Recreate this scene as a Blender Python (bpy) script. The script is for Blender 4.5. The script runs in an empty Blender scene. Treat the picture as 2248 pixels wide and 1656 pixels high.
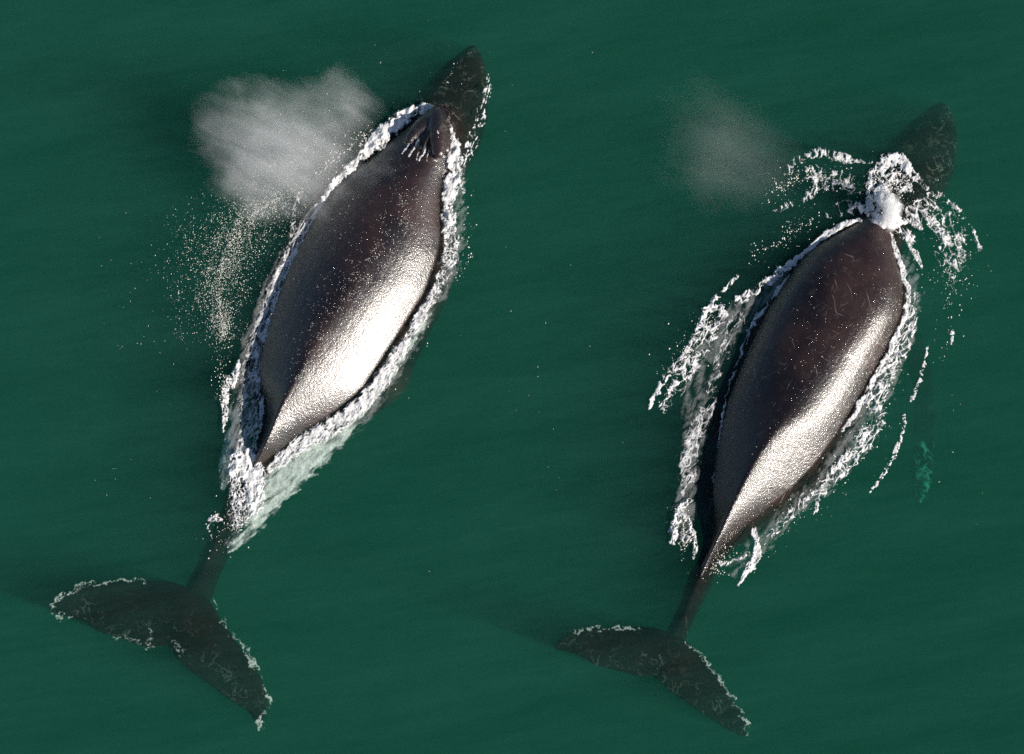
import bpy, math
import numpy as np
from math import radians, sin, cos, pi

# ------------------------------------------------------------------ camera, sky, sun, exposure
SC = bpy.context.scene
COL = SC.collection
PW, PH = 2248.0, 1656.0            # survey sheet of the bay: 119 units to the metre, origin under the aircraft's aim
DIST, TILT, WIDE = 75.0, radians(12.0), 18.9
LENS = 36.0 * DIST / WIDE
cam_d = bpy.data.cameras.new('camera')
cam = bpy.data.objects.new('camera', cam_d)
COL.objects.link(cam)
CAM = np.array([0.0, -DIST * sin(TILT), DIST * cos(TILT)])
cam.location = CAM
cam.rotation_euler = (TILT, 0, 0)
cam_d.lens = LENS
cam_d.sensor_width = 36.0
cam_d.clip_start = 1.0
cam_d.clip_end = 6000.0
SC.camera = cam

SUN_DIR = np.array([0.90, -0.40, 0.0])
SUN_ELEV = radians(28.0)
SUN_DIR = SUN_DIR / np.linalg.norm(SUN_DIR) * cos(SUN_ELEV)
SUN_DIR[2] = sin(SUN_ELEV)
world = bpy.data.worlds.new('World')
SC.world = world
world.use_nodes = True
wn = world.node_tree.nodes
wl = world.node_tree.links
sky = wn.new('ShaderNodeTexSky')
sky.sky_type = 'NISHITA'
sky.sun_disc = False
sky.dust_density = 0.3
sky.ozone_density = 3.0
sky.sun_elevation = SUN_ELEV
sky.sun_rotation = math.atan2(SUN_DIR[0], SUN_DIR[1])
bg = wn['Background'] if 'Background' in wn else wn.new('ShaderNodeBackground')
bg.inputs['Strength'].default_value = 0.052
wl.new(sky.outputs['Color'], bg.inputs['Color'])
sd = bpy.data.lights.new('sun', 'SUN')
sd.energy = 5.0
sd.angle = radians(0.53)
sd.color = (1.0, 0.92, 0.83)
sun = bpy.data.objects.new('sun', sd)
COL.objects.link(sun)
from mathutils import Vector
sun.rotation_euler = Vector(SUN_DIR).to_track_quat('Z', 'Y').to_euler()
sun.location = (30, -15, 30)
SC.view_settings.view_transform = 'Standard'
SC.view_settings.look = 'None'
SC.view_settings.exposure = 0.5
SC.view_settings.gamma = 1.0
SC.view_settings.use_curve_mapping = False
cy = SC.cycles
cy.use_denoising = False
cy.use_adaptive_sampling = True
cy.adaptive_threshold = 0.02
cy.max_bounces = 5
cy.diffuse_bounces = 2
cy.glossy_bounces = 2
cy.volume_bounces = 3
cy.transparent_max_bounces = 16
cy.caustics_reflective = False
cy.caustics_refractive = False
cy.volume_step_rate = 1.0
cy.volume_max_steps = 256

# ------------------------------------------------------------------ helpers
def P(px, py, z=0.0):
    """sheet coordinates (+ height) -> metres"""
    px = np.asarray(px, float); py = np.asarray(py, float); z = np.asarray(z, float)
    cx = (px - PW / 2) / PW * 36.0 / LENS
    cyy = -(py - PH / 2) / PW * 36.0 / LENS
    dx = cx
    dy = sin(TILT) + cyy * cos(TILT)
    dz = -cos(TILT) + cyy * sin(TILT)
    t = (z - CAM[2]) / dz
    return np.stack(np.broadcast_arrays(CAM[0] + t * dx, CAM[1] + t * dy, z + 0 * dx), -1)

def Q(v):
    """metres -> sheet coordinates"""
    d = v - CAM
    f = np.array([0, sin(TILT), -cos(TILT)]); u = np.array([0, cos(TILT), sin(TILT)])
    w = d @ f
    return np.stack([d[:, 0] / w * LENS / 36 * PW + PW / 2, -(d @ u) / w * LENS / 36 * PW + PH / 2], -1)

_perms = {}
def _perm(seed):
    if seed not in _perms:
        r = np.random.RandomState(seed)
        p = r.permutation(256)
        a = r.rand(256) * 2 * pi
        _perms[seed] = (np.concatenate([p, p]), np.cos(a), np.sin(a), r.rand(256), r.rand(256))
    return _perms[seed]

def perlin(x, y, seed=0):
    p, ga, gb, _, _ = _perm(seed)
    xi = np.floor(x).astype(int); yi = np.floor(y).astype(int)
    fx = x - xi; fy = y - yi
    u = fx * fx * fx * (fx * (fx * 6 - 15) + 10); v = fy * fy * fy * (fy * (fy * 6 - 15) + 10)
    def g(ax, ay, dx, dy):
        h = p[p[ax & 255] + (ay & 255)]
        return ga[h] * dx + gb[h] * dy
    n00 = g(xi, yi, fx, fy); n10 = g(xi + 1, yi, fx - 1, fy)
    n01 = g(xi, yi + 1, fx, fy - 1); n11 = g(xi + 1, yi + 1, fx - 1, fy - 1)
    return ((n00 * (1 - u) + n10 * u) * (1 - v) + (n01 * (1 - u) + n11 * u) * v) * 1.5

def fbm(x, y, seed=0, octv=3):
    s = 0; a = 1.0; t = 0
    for k in range(octv):
        s = s + a * perlin(x * 2 ** k, y * 2 ** k, seed + k); t += a; a *= 0.5
    return s / t

def worley(x, y, seed=0):
    p, _, _, jx, jy = _perm(seed)
    xi = np.floor(x).astype(int); yi = np.floor(y).astype(int)
    d1 = np.full(x.shape, 9.0); d2 = np.full(x.shape, 9.0)
    for a in (-1, 0, 1):
        for b in (-1, 0, 1):
            h = p[p[(xi + a) & 255] + ((yi + b) & 255)]
            d = np.hypot(xi + a + jx[h] - x, yi + b + jy[h] - y)
            d2 = np.minimum(d2, np.maximum(d, d1)); d1 = np.minimum(d1, d)
    return d1, d2

def sstep(a, b, x):
    t = np.clip((x - a) / (b - a), 0, 1)
    return t * t * (3 - 2 * t)

def swell(x, y):
    """height of the sea above its mean level, dying out well outside the frame"""
    r = np.hypot(x, y)
    fall = 1 - sstep(12, 17, r)
    ca, sa = cos(0.22), sin(0.22)
    u = x * ca + y * sa; v = -x * sa + y * ca
    w = 0.022 * perlin(u / 5.0, v / 1.5, 11) + 0.012 * perlin(u / 2.2, v / 0.7, 12) + 0.004 * perlin(u / 0.8, v / 0.3, 13)
    return w * fall

def mesh_obj(name, verts, faces, mat=None, parent=None, smooth=True):
    me = bpy.data.meshes.new(name)
    verts = np.asarray(verts, np.float32)
    faces = np.asarray(faces, np.int32)
    if faces.ndim == 2:
        n, k = faces.shape
        me.vertices.add(len(verts)); me.vertices.foreach_set('co', verts.ravel())
        me.loops.add(n * k); me.loops.foreach_set('vertex_index', faces.ravel())
        me.polygons.add(n); me.polygons.foreach_set('loop_start', np.arange(0, n * k, k, dtype=np.int32))
        me.update(calc_edges=True)
        me.validate()
        me.polygons.foreach_set('use_smooth', np.full(n, smooth))
    o = bpy.data.objects.new(name, me)
    COL.objects.link(o)
    if mat: me.materials.append(mat)
    if parent: o.parent = parent
    return o

def tag(o, label, cat, kind=None, group=None):
    o['label'] = label; o['category'] = cat
    if kind: o['kind'] = kind
    if group: o['group'] = group
    return o

class NT:
    """small node-tree writer"""
    def __init__(self, name):
        self.m = bpy.data.materials.new(name); self.m.use_nodes = True
        self.t = self.m.node_tree; self.t.nodes.clear()
        self.out = self.t.nodes.new('ShaderNodeOutputMaterial')
    def n(self, typ, props=None, **ins):
        nd = self.t.nodes.new(typ)
        for k, v in (props or {}).items(): setattr(nd, k, v)
        for k, v in ins.items():
            key = int(k[1:]) if k[0] == '_' and k[1:].isdigit() else k.replace('_', ' ')
            s = nd.inputs[key]
            if isinstance(v, bpy.types.NodeSocket): self.t.links.new(v, s)
            else: s.default_value = v
        return nd
    def math(self, op, a, b=0.0, c=0.0, clamp=False):
        return self.n('ShaderNodeMath', {'operation': op, 'use_clamp': clamp}, _0=a, _1=b, _2=c).outputs[0]
    def ramp(self, x, a, b, c=0.0, d=1.0, smooth=False):
        return self.n('ShaderNodeMapRange', {'interpolation_type': 'SMOOTHSTEP' if smooth else 'LINEAR', 'clamp': True},
                      _0=x, _1=a, _2=b, _3=c, _4=d).outputs[0]
    def mixc(self, f, a, b):
        nd = self.n('ShaderNodeMix', {'data_type': 'RGBA'})
        for k, v in ((0, f), (6, a), (7, b)):
            if isinstance(v, bpy.types.NodeSocket): self.t.links.new(v, nd.inputs[k])
            else: nd.inputs[k].default_value = v
        return nd.outputs[2]
    def coords(self, kind='Object', scale=(1, 1, 1), rot=(0, 0, 0), loc=(0, 0, 0)):
        tc = self.n('ShaderNodeTexCoord').outputs[kind]
        if rot != (0, 0, 0): tc = self.n('ShaderNodeMapping', None, Vector=tc, Rotation=rot).outputs[0]
        return self.n('ShaderNodeMapping', None, Vector=tc, Location=loc, Scale=scale).outputs[0]
    def noise(self, vec, scale, detail=3.0, rough=0.5, dist=0.0):
        return self.n('ShaderNodeTexNoise', None, Vector=vec, Scale=scale, Detail=detail, Roughness=rough, Distortion=dist).outputs[0]
    def link(self, a, b): self.t.links.new(a, b)

# ------------------------------------------------------------------ materials
def water_material():
    k = NT('green_sea_water')
    # the surface: clear water that mirrors by Fresnel, with a faint streaky pale film
    # Schlick's Fresnel term, the same from either side (the light is not bent at the surface, so no total reflection)
    ge = k.n('ShaderNodeNewGeometry')
    dt = k.math('ABSOLUTE', k.n('ShaderNodeVectorMath', {'operation': 'DOT_PRODUCT'}, _0=ge.outputs['Incoming'], _1=ge.outputs['Normal']).outputs['Value'])
    fr = k.math('MULTIPLY_ADD', k.math('POWER', k.math('SUBTRACT', 1.0, dt, clamp=True), 5.0), 0.98, 0.02)
    gl = k.n('ShaderNodeBsdfGlossy', None, Color=(1, 1, 1, 1), Roughness=0.08).outputs[0]
    tr = k.n('ShaderNodeBsdfTransparent', None, Color=(1, 1, 1, 1)).outputs[0]
    film = k.n('ShaderNodeBsdfDiffuse', None, Color=(0.16, 0.60, 0.48, 1)).outputs[0]
    c3 = k.coords('Object', (0.16, 1.0, 1), (0, 0, radians(-12)))
    s1 = k.noise(c3, 1.2, 3, 0.6)
    xx = k.n('ShaderNodeSeparateXYZ', None, Vector=k.n('ShaderNodeTexCoord').outputs['Object']).outputs[0]
    c5 = k.coords('Object', (0.5, 3.2, 1), (0, 0, radians(-9)))
    s1 = k.math('ADD', k.math('MULTIPLY', s1, 0.6), k.math('MULTIPLY', k.noise(c5, 2.2, 4, 0.75), 0.4))
    f = k.math('ADD', k.ramp(s1, 0.38, 0.66, 0.0, 0.024), k.ramp(xx, 11.0, -11.0, 0.0, 0.008))  # film thickens leftward: hazy lightening of the view painted into the surface
    a = k.n('ShaderNodeMixShader', None, _0=f, _1=tr, _2=film).outputs[0]
    s = k.n('ShaderNodeMixShader', None, _0=fr, _1=a, _2=gl).outputs[0]
    k.link(s, k.out.inputs['Surface'])
    # extinction per metre (red dies first) and share of it that is scattering
    ext = np.array([0.95, 0.44, 0.52]); alb = np.array([0.030, 0.276, 0.182])
    sc_ = ext * alb; ab_ = ext * (1 - alb)
    vs = k.n('ShaderNodeVolumeScatter', None, Color=tuple(sc_ / sc_.max()) + (1,), Density=float(sc_.max()), Anisotropy=0.0).outputs[0]
    va = k.n('ShaderNodeVolumeAbsorption', None, Color=tuple(1 - ab_) + (1,), Density=1.0).outputs[0]
    k.link(k.n('ShaderNodeAddShader', None, _0=vs, _1=va).outputs[0], k.out.inputs['Volume'])
    k.m.cycles.homogeneous_volume = True
    return k.m

def skin_material(name, seed, sparkle, scarring):
    k = NT(name)
    o = k.coords('Object', (1, 1, 1), (0, 0, 0), (seed * 7.3, seed * 3.1, 0))
    # dark brown-black hide with paler patches
    pn = k.noise(o, 0.9, 5, 0.6, 0.3)
    col = k.mixc(k.ramp(pn, 0.42, 0.72), (0.009, 0.005, 0.0046, 1), (0.044, 0.0225, 0.018, 1))
    mot = k.noise(o, 4.0, 4, 0.65)
    col = k.mixc(k.ramp(mot, 0.58, 0.75, 0, 0.5), col, (0.060 + 0.03 * (seed - 1), 0.044 + 0.024 * (seed - 1), 0.040 + 0.025 * (seed - 1), 1))
    # scratches left by other whales: thin pale strokes in several directions
    zone = k.ramp(k.noise(o, 0.7, 2, 0.5), 0.4, 0.62)
    for i, (ang, sc, lo) in enumerate(((20, 2.2, 0.70), (75, 1.8, 0.71), (118, 2.4, 0.71), (152, 1.6, 0.72))):
        cc = k.coords('Object', (1, 16, 1), (0, 0, radians(ang)), (seed * 2.7 + i * 5.1, i * 3.3, 0))
        warp = k.n('ShaderNodeVectorMath', {'operation': 'MULTIPLY_ADD'}, _0=k.n('ShaderNodeTexNoise', None, Vector=o, Scale=1.1).outputs[1], _1=(1.0, 5.0, 0), _2=cc).outputs[0]
        sn = k.noise(warp, sc, 1.5, 0.5)
        f = k.math('MULTIPLY', k.ramp(sn, lo, lo + 0.09), k.math('MULTIPLY', zone, scarring))
        col = k.mixc(f, col, (0.26, 0.22, 0.20, 1))
    # ring scars and barnacle spots
    vo = k.n('ShaderNodeTexVoronoi', {'feature': 'F1'}, Vector=o, Scale=5.0).outputs[0]
    spot = k.math('MULTIPLY', k.ramp(vo, 0.06, 0.10, 1, 0), k.ramp(k.noise(o, 1.3, 2), 0.5, 0.62))
    col = k.mixc(k.math('MULTIPLY', spot, 0.7), col, (0.32, 0.28, 0.26, 1))
    tn = k.n('ShaderNodeAttribute', {'attribute_name': 'tone'}).outputs['Fac']
    col = k.mixc(tn, (0.006, 0.0055, 0.005, 1), col)
    # pale markings carried on the mesh (fin tips, fluke rims, underwater caustic light painted on the head)
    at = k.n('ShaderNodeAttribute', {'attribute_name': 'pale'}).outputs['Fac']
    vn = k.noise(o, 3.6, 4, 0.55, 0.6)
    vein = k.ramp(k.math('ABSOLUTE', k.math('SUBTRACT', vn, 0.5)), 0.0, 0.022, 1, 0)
    caustic_mottle = k.math('MULTIPLY', vein, k.ramp(k.noise(o, 2.4, 3), 0.46, 0.66))
    caustic_mottle = k.math('ADD', caustic_mottle, k.ramp(k.noise(o, 7.0, 4, 0.7), 0.60, 0.78, 0, 0.5), clamp=True)
    col = k.mixc(k.math('MULTIPLY', k.math('MULTIPLY', at, caustic_mottle), 0.55), col, (0.26, 0.26, 0.21, 1))
    wt = k.n('ShaderNodeAttribute', {'attribute_name': 'white'}).outputs['Fac']
    wf = k.math('MULTIPLY', wt, k.ramp(k.noise(o, 4.2, 4, 0.7, 1.2), 0.52, 0.66))
    col = k.mixc(wf, col, (0.72, 0.76, 0.68, 1))
    # relief: soft undulation, pebbled wet film, droplets
    b0 = k.noise(o, 3.5, 3, 0.5)
    b1 = k.noise(o, 24.0, 4, 0.65)
    ex = k.coords('Object', (1, 2.0, 1), (0, 0, radians(-62)))
    vb = k.n('ShaderNodeTexVoronoi', {'feature': 'SMOOTH_F1'}, Vector=ex, Scale=16.0, Smoothness=0.3).outputs[0]
    b2 = k.math('MULTIPLY', k.ramp(vb, 0.0, 0.45, 1, 0, True), k.ramp(k.noise(o, 9.0, 2), 0.42, 0.6))
    bn = k.n('ShaderNodeBump', None, Height=b0, Strength=0.12, Distance=0.05).outputs[0]
    bn = k.n('ShaderNodeBump', None, Height=b1, Strength=0.75 * sparkle, Distance=0.011, Normal=bn).outputs[0]
    dr = k.n('ShaderNodeBump', None, Height=b2, Strength=0.8 * sparkle, Distance=0.02, Normal=bn).outputs[0]
    rr = k.ramp(k.noise(o, 1.7, 3), 0.35, 0.7, 0.28, 0.36)
    # hide that is under water meets water, not air: its gloss all but vanishes
    zz = k.n('ShaderNodeSeparateXYZ', None, Vector=k.n('ShaderNodeNewGeometry').outputs['Position']).outputs[2]
    dry = k.ramp(zz, -0.02, 0.03)
    p = k.n('ShaderNodeBsdfPrincipled', None, Base_Color=col, Roughness=rr, Normal=bn)
    p.inputs['IOR'].default_value = 1.45
    k.link(k.math('MULTIPLY', dry, 1.0 if seed == 1 else 0.72), p.inputs['Specular IOR Level'])
    k.link(k.math('MULTIPLY', dry, 0.5), p.inputs['Coat Weight'])
    p.inputs['Coat Roughness'].default_value = 0.10
    p.inputs['Coat IOR'].default_value = 1.4
    k.link(dr, p.inputs['Coat Normal'])
    k.link(p.outputs[0], k.out.inputs['Surface'])
    return k.m

def foam_material(name, base, rough=0.4, sheen=True, thin=None):
    """froth: white bubbles; 'cover' on the mesh says how closely they are packed"""
    k = NT(name)
    o = k.coords('Object')
    n1 = k.noise(o, 34.0, 3, 0.6, 0.8)
    c = k.mixc(k.ramp(n1, 0.35, 0.65), tuple(x * 0.80 for x in base) + (1,), tuple(base) + (1,))
    p = k.n('ShaderNodeBsdfPrincipled', None, Base_Color=c, Roughness=rough)
    p.inputs['IOR'].default_value = 1.33
    if sheen:
        p.inputs['Coat Weight'].default_value = 0.5
        p.inputs['Coat Roughness'].default_value = 0.12
    if thin:
        cv = k.n('ShaderNodeAttribute', {'attribute_name': 'cover'}).outputs['Fac']
        al = k.math('ADD', cv, k.math('MULTIPLY', k.math('SUBTRACT', n1, 0.5), thin[0]))
        al = k.ramp(al, thin[1], thin[2], 0.0, thin[3])
        k.link(al, p.inputs['Alpha'])
    k.link(p.outputs[0], k.out.inputs['Surface'])
    return k.m

M_WATER = water_material()
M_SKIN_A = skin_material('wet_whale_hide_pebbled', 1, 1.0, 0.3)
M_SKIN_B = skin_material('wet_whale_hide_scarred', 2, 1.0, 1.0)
M_FOAM = foam_material('white_sea_foam', (0.90, 0.90, 0.89), 0.45, True, (1.3, 0.22, 0.95, 0.95))
M_BUB = foam_material('bubble_cloud_white', (0.84, 0.86, 0.78), 0.8, False, (1.0, 0.10, 1.1, 0.85))
M_FILM = foam_material('thin_foam_film', (0.86, 0.88, 0.88), 0.5, False, (1.2, 0.15, 1.1, 0.20))
M_DROP = foam_material('spray_drops', (0.86, 0.85, 0.77), 0.25)
k = NT('dark_nostril'); p_ = k.n('ShaderNodeBsdfPrincipled', None, Base_Color=(0.006, 0.004, 0.004, 1), Roughness=0.35)
k.link(p_.outputs[0], k.out.inputs['Surface']); M_DARK = k.m

# ------------------------------------------------------------------ the sea: one closed body of water
def build_water():
    inner = np.arange(-13.0, 13.001, 0.065)
    outer = np.array([14, 16, 20, 30, 60, 150, 500, 1500.0])
    g = np.concatenate([-outer[::-1], inner, outer])
    X, Y = np.meshgrid(g, g)
    Z = swell(X, Y)
    n = len(g)
    top = np.stack([X.ravel(), Y.ravel(), Z.ravel()], -1)
    idx = np.arange(n * n).reshape(n, n)
    f = np.stack([idx[:-1, :-1], idx[:-1, 1:], idx[1:, 1:], idx[1:, :-1]], -1).reshape(-1, 4)
    ring = np.concatenate([idx[0, :-1], idx[:-1, -1], idx[-1, :0:-1], idx[:0:-1, 0]])
    low = top[ring].copy(); low[:, 2] = -14.0
    b0 = n * n
    m = len(ring)
    j = np.arange(m); jn = (j + 1) % m
    side = np.stack([ring[j], b0 + j, b0 + jn, ring[jn]], -1)
    verts = np.concatenate([top, low, [[0, 0, -14.0]]])
    ctr = b0 + m
    quads = np.concatenate([f, side])
    o = mesh_obj('water', verts, quads, None)
    me = o.data
    import bmesh
    bm = bmesh.new(); bm.from_mesh(me); bm.verts.ensure_lookup_table()
    for a in range(m):
        bm.faces.new((bm.verts[ctr], bm.verts[b0 + (a + 1) % m], bm.verts[b0 + a]))
    bmesh.ops.recalc_face_normals(bm, faces=bm.faces)
    bm.to_mesh(me); bm.free()
    me.materials.append(M_WATER)
    o['kind'] = 'structure'
    o['label'] = 'murky green sea water with faint wind streaks'
    return o
build_water()

# ------------------------------------------------------------------ whales
def loft(rings):
    """rings: (n, m, 3) -> verts, list of faces, capped at both ends"""
    n, m, _ = rings.shape
    idx = np.arange(n * m).reshape(n, m)
    a = idx[:-1]; b = idx[1:]
    q = np.stack([a, np.roll(a, -1, 1), np.roll(b, -1, 1), b], -1).reshape(-1, 4)
    v = rings.reshape(-1, 3)
    fs = [tuple(x) for x in q.tolist()]
    fs.append(tuple(idx[0][::-1].tolist())); fs.append(tuple(idx[-1].tolist()))
    return v, fs

def smooth_rows(A, n, win):
    d = np.concatenate([[0], np.cumsum(np.hypot(np.diff(A[:, 2]), np.diff(A[:, 3])))])
    t = np.linspace(0, d[-1], n)
    B = np.stack([np.interp(t, d, A[:, j]) for j in range(A.shape[1])], -1)
    kx = np.hanning(win + 2)[1:-1]; kx /= kx.sum()
    pad = win // 2
    C = np.empty_like(B)
    for j in range(B.shape[1]):
        e = np.concatenate([2 * B[0, j] - B[pad:0:-1, j], B[:, j], 2 * B[-1, j] - B[-2:-pad - 2:-1, j]])
        C[:, j] = np.convolve(e, kx, 'valid')
    return C

def trunk(st, boost, n=220, m=56, win=13):
    """stations: Lx Ly Cx Cy Rx Ry top_z half_depth roundness; L and R are where the flank meets the surface"""
    S = smooth_rows(np.array(st, float), n, win)
    ph = np.linspace(0, 2 * pi, m, endpoint=False)
    s, c = np.sin(ph), np.cos(ph)
    rings = np.empty((n, m, 3))
    for i, (lx, ly, cx, cyy, rx, ry, H, b, nn) in enumerate(S):
        nn = max(nn, 1.1); b = max(b, 0.03)
        H = H * 0.86 if H > 0 else H
        if boost and nn > 2 and H > 0: nn = 2 + (nn - 2) * (1 + 2.2 * min(1, H / 0.4))
        C = P(cx, cyy, H); zs = min(H, 0.0)
        L = P(lx, ly, zs) - C; R = P(rx, ry, zs) - C
        zc = H - b
        f = (1 - min(0.97, max(0.0, (b - H) / b)) ** nn) ** (1 / nn) if H > 0 else 0.0
        f = max(f, 0.60)
        if H <= 0: f = 1.0
        elif H < 0.25: f = 1.0 + (f - 1.0) * H / 0.25
        e = 2.0 / nn
        sx = np.sign(s) * np.abs(s) ** e; cz = np.sign(c) * np.abs(c) ** e
        w = np.where(s >= 0, 1, 0)[:, None]
        rings[i, :, :2] = C[:2] + w * R[None, :2] * np.abs(sx)[:, None] / f + (1 - w) * L[None, :2] * np.abs(sx)[:, None] / f
        rings[i, :, 2] = zc + b * cz
    return loft(rings)

def blade(st, thick, n=70, m=24, win=7):
    """stations: leadx leady trailx traily z thickness -> lens-shaped blade lofted along its span"""
    S = np.array(st, float)
    S = S[:, [0, 1, 2, 3, 4, 5]]
    S = smooth_rows(S, n, win)
    ph = np.linspace(0, 2 * pi, m, endpoint=False)
    rings = np.empty((n, m, 3))
    for i, (ax, ay, bx, by, z, t) in enumerate(S):
        A = P(ax, ay, z); B = P(bx, by, z)
        mid = A * 0.5 + B * 0.5; h = (A - B) * 0.5
        rings[i] = mid + np.cos(ph)[:, None] * h
        prof = np.abs(np.sin(ph)) ** 0.9 * np.sign(np.sin(ph)) * (1 + 0.35 * np.cos(ph))
        rings[i, :, 2] += prof * t * thick
    return loft(rings)

def ico_blob(c, r, seg=10):
    th = np.linspace(0.02, pi - 0.02, seg); ph = np.linspace(0, 2 * pi, seg * 2, endpoint=False)
    rings = np.stack([np.sin(th)[:, None] * np.cos(ph) * r[0] + c[0], np.sin(th)[:, None] * np.sin(ph) * r[1] + c[1], np.cos(th)[:, None] * (0 * ph + 1) * r[2] + c[2]], -1)
    return loft(rings)

def poly_dist(pts, line):
    line = np.asarray(line, float)
    best = np.full(len(pts), 1e9)
    for a, b in zip(line[:-1], line[1:]):
        ab = b - a
        t = np.clip(((pts - a) @ ab) / (ab @ ab + 1e-9), 0, 1)
        best = np.minimum(best, np.hypot(*(pts - a - t[:, None] * ab).T))
    return best

def build_whale(label, mat, stations, fluke, fins, tubercles, lobes, head_box, white_line, white_r, rims, head_y, tail_y, boost):
    V = []; F = []; off = 0
    def add(vf):
        nonlocal off
        v, f = vf
        V.append(v); F.extend([tuple(i + off for i in q) for q in f]); off += len(v)
    add(trunk(stations, boost))
    add(blade(fluke, 1.0))
    for fn in fins: add(blade(fn, 1.0, 60, 20, 7))
    for (x, y, z, r) in tubercles: add(ico_blob(P(x, y, z), (r, r, r * 0.7), 7))
    for (x, y, z, x2, y2, z2, r) in lobes:
        a, b = P(x, y, z), P(x2, y2, z2)
        for t in np.linspace(0, 1, 9):
            w = r * (0.55 + 0.45 * sin(pi * (0.15 + 0.8 * t)))
            add(ico_blob(a * (1 - t) + b * t, (w, w, w * 0.8), 8))
    me = bpy.data.meshes.new('raw'); me.from_pydata(np.concatenate(V).tolist(), [], F)
    tmp = bpy.data.objects.new('raw', me); COL.objects.link(tmp)
    md = tmp.modifiers.new('r', 'REMESH'); md.mode = 'VOXEL'; md.voxel_size = 0.028
    ms = tmp.modifiers.new('s', 'SMOOTH'); ms.factor = 0.5; ms.iterations = 3
    dg = bpy.context.evaluated_depsgraph_get()
    fin = bpy.data.meshes.new_from_object(tmp.evaluated_get(dg))
    bpy.data.objects.remove(tmp); bpy.data.meshes.remove(me)
    fin.name = 'humpback_whale'
    n = len(fin.vertices)
    co = np.empty(n * 3, np.float32); fin.vertices.foreach_get('co', co); co = co.reshape(-1, 3).astype(float)
    px = Q(co)
    # ragged trailing rims of the flukes and painted head caustics, carried as attributes
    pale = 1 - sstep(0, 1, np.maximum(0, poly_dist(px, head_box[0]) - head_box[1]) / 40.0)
    for rim in rims: pale = np.maximum(pale, 0.8 * (1 - sstep(10, 110, poly_dist(px, rim))))
    wh = np.zeros(n)
    if white_line: wh = (1 - sstep(0.55, 1.0, poly_dist(px, white_line) / white_r)) * (co[:, 2] < -0.5)
    # darker, blacker hide on the flukes and tail stock and on the snout
    tone = np.clip(0.25 + 0.75 * sstep(tail_y, tail_y - 260, px[:, 1]), 0, 1) * (0.30 + 0.70 * sstep(head_y, head_y + 130, px[:, 1]))
    tone = np.maximum(tone, wh)
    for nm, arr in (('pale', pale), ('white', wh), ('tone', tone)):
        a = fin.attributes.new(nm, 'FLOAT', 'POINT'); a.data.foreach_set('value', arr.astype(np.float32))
    fin.polygons.foreach_set('use_smooth', np.ones(len(fin.polygons), bool))
    fin.materials.clear(); fin.materials.append(mat)
    fin.name = 'body'
    o = bpy.data.objects.new('humpback_whale', None); COL.objects.link(o)
    o.location = np.append(co[:, :2].mean(0), 0.0)
    bo = bpy.data.objects.new('body', fin); COL.objects.link(bo)
    bo.parent = o; bo.location = -o.location
    tag(o, label, 'whale', None, 'pair of whales swimming side by side')
    return o

A_ST = [  # Lx Ly Cx Cy Rx Ry top half_depth roundness
    (1026, 101, 1036, 98, 1047, 100, -0.34, 0.06, 2.0),
    (1004, 114, 1033, 110, 1058, 113, -0.16, 0.20, 2.4),
    (975, 134, 1026, 134, 1067, 138, -0.07, 0.38, 2.7),
    (945, 158, 1014, 166, 1072, 178, -0.04, 0.55, 2.9),
    (915, 192, 996, 202, 1072, 218, -0.03, 0.72, 2.9),
    (890, 222, 974, 236, 1064, 262, -0.01, 0.86, 2.6),
    (874, 250, 958, 268, 1040, 300, 0.10, 0.95, 2.0),
    (868, 290, 940, 312, 1000, 335, 0.22, 1.02, 2.0),
    (825, 345, 918, 366, 974, 385, 0.32, 1.08, 2.1),
    (768, 380, 888, 415, 967, 440, 0.44, 1.14, 1.95),
    (700, 455, 850, 480, 967, 510, 0.56, 1.20, 1.8),
    (652, 548, 810, 555, 960, 560, 0.66, 1.24, 1.65),
    (622, 615, 768, 625, 930, 642, 0.70, 1.24, 1.55),
    (596, 690, 726, 695, 892, 700, 0.70, 1.22, 1.45),
    (574, 768, 684, 765, 850, 765, 0.68, 1.18, 1.35),
    (566, 815, 652, 822, 818, 812, 0.64, 1.10, 1.25),
    (574, 858, 628, 868, 784, 864, 0.58, 1.02, 1.16),
    (583, 900, 607, 908, 736, 910, 0.50, 0.95, 1.14),
    (578, 940, 593, 948, 672, 950, 0.42, 0.85, 1.14),
    (562, 985, 573, 990, 622, 996, 0.27, 0.72, 1.2),
    (535, 1020, 556, 1022, 585, 1030, 0.04, 0.60, 1.5),
    (505, 1062, 530, 1066, 566, 1076, -0.10, 0.52, 1.6),
    (480, 1112, 508, 1114, 545, 1120, -0.15, 0.46, 1.6),
    (462, 1155, 486, 1162, 516, 1172, -0.18, 0.42, 1.6),
    (446, 1195, 468, 1206, 498, 1218, -0.22, 0.38, 1.6),
    (428, 1238, 448, 1248, 478, 1262, -0.20, 0.32, 1.7),
    (404, 1280, 428, 1292, 466, 1304, -0.22, 0.24, 1.8),
    (388, 1330, 408, 1335, 440, 1345, -0.24, 0.16, 1.9),
    (380, 1380, 392, 1382, 410, 1386, -0.26, 0.06, 2.0),
]
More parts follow.
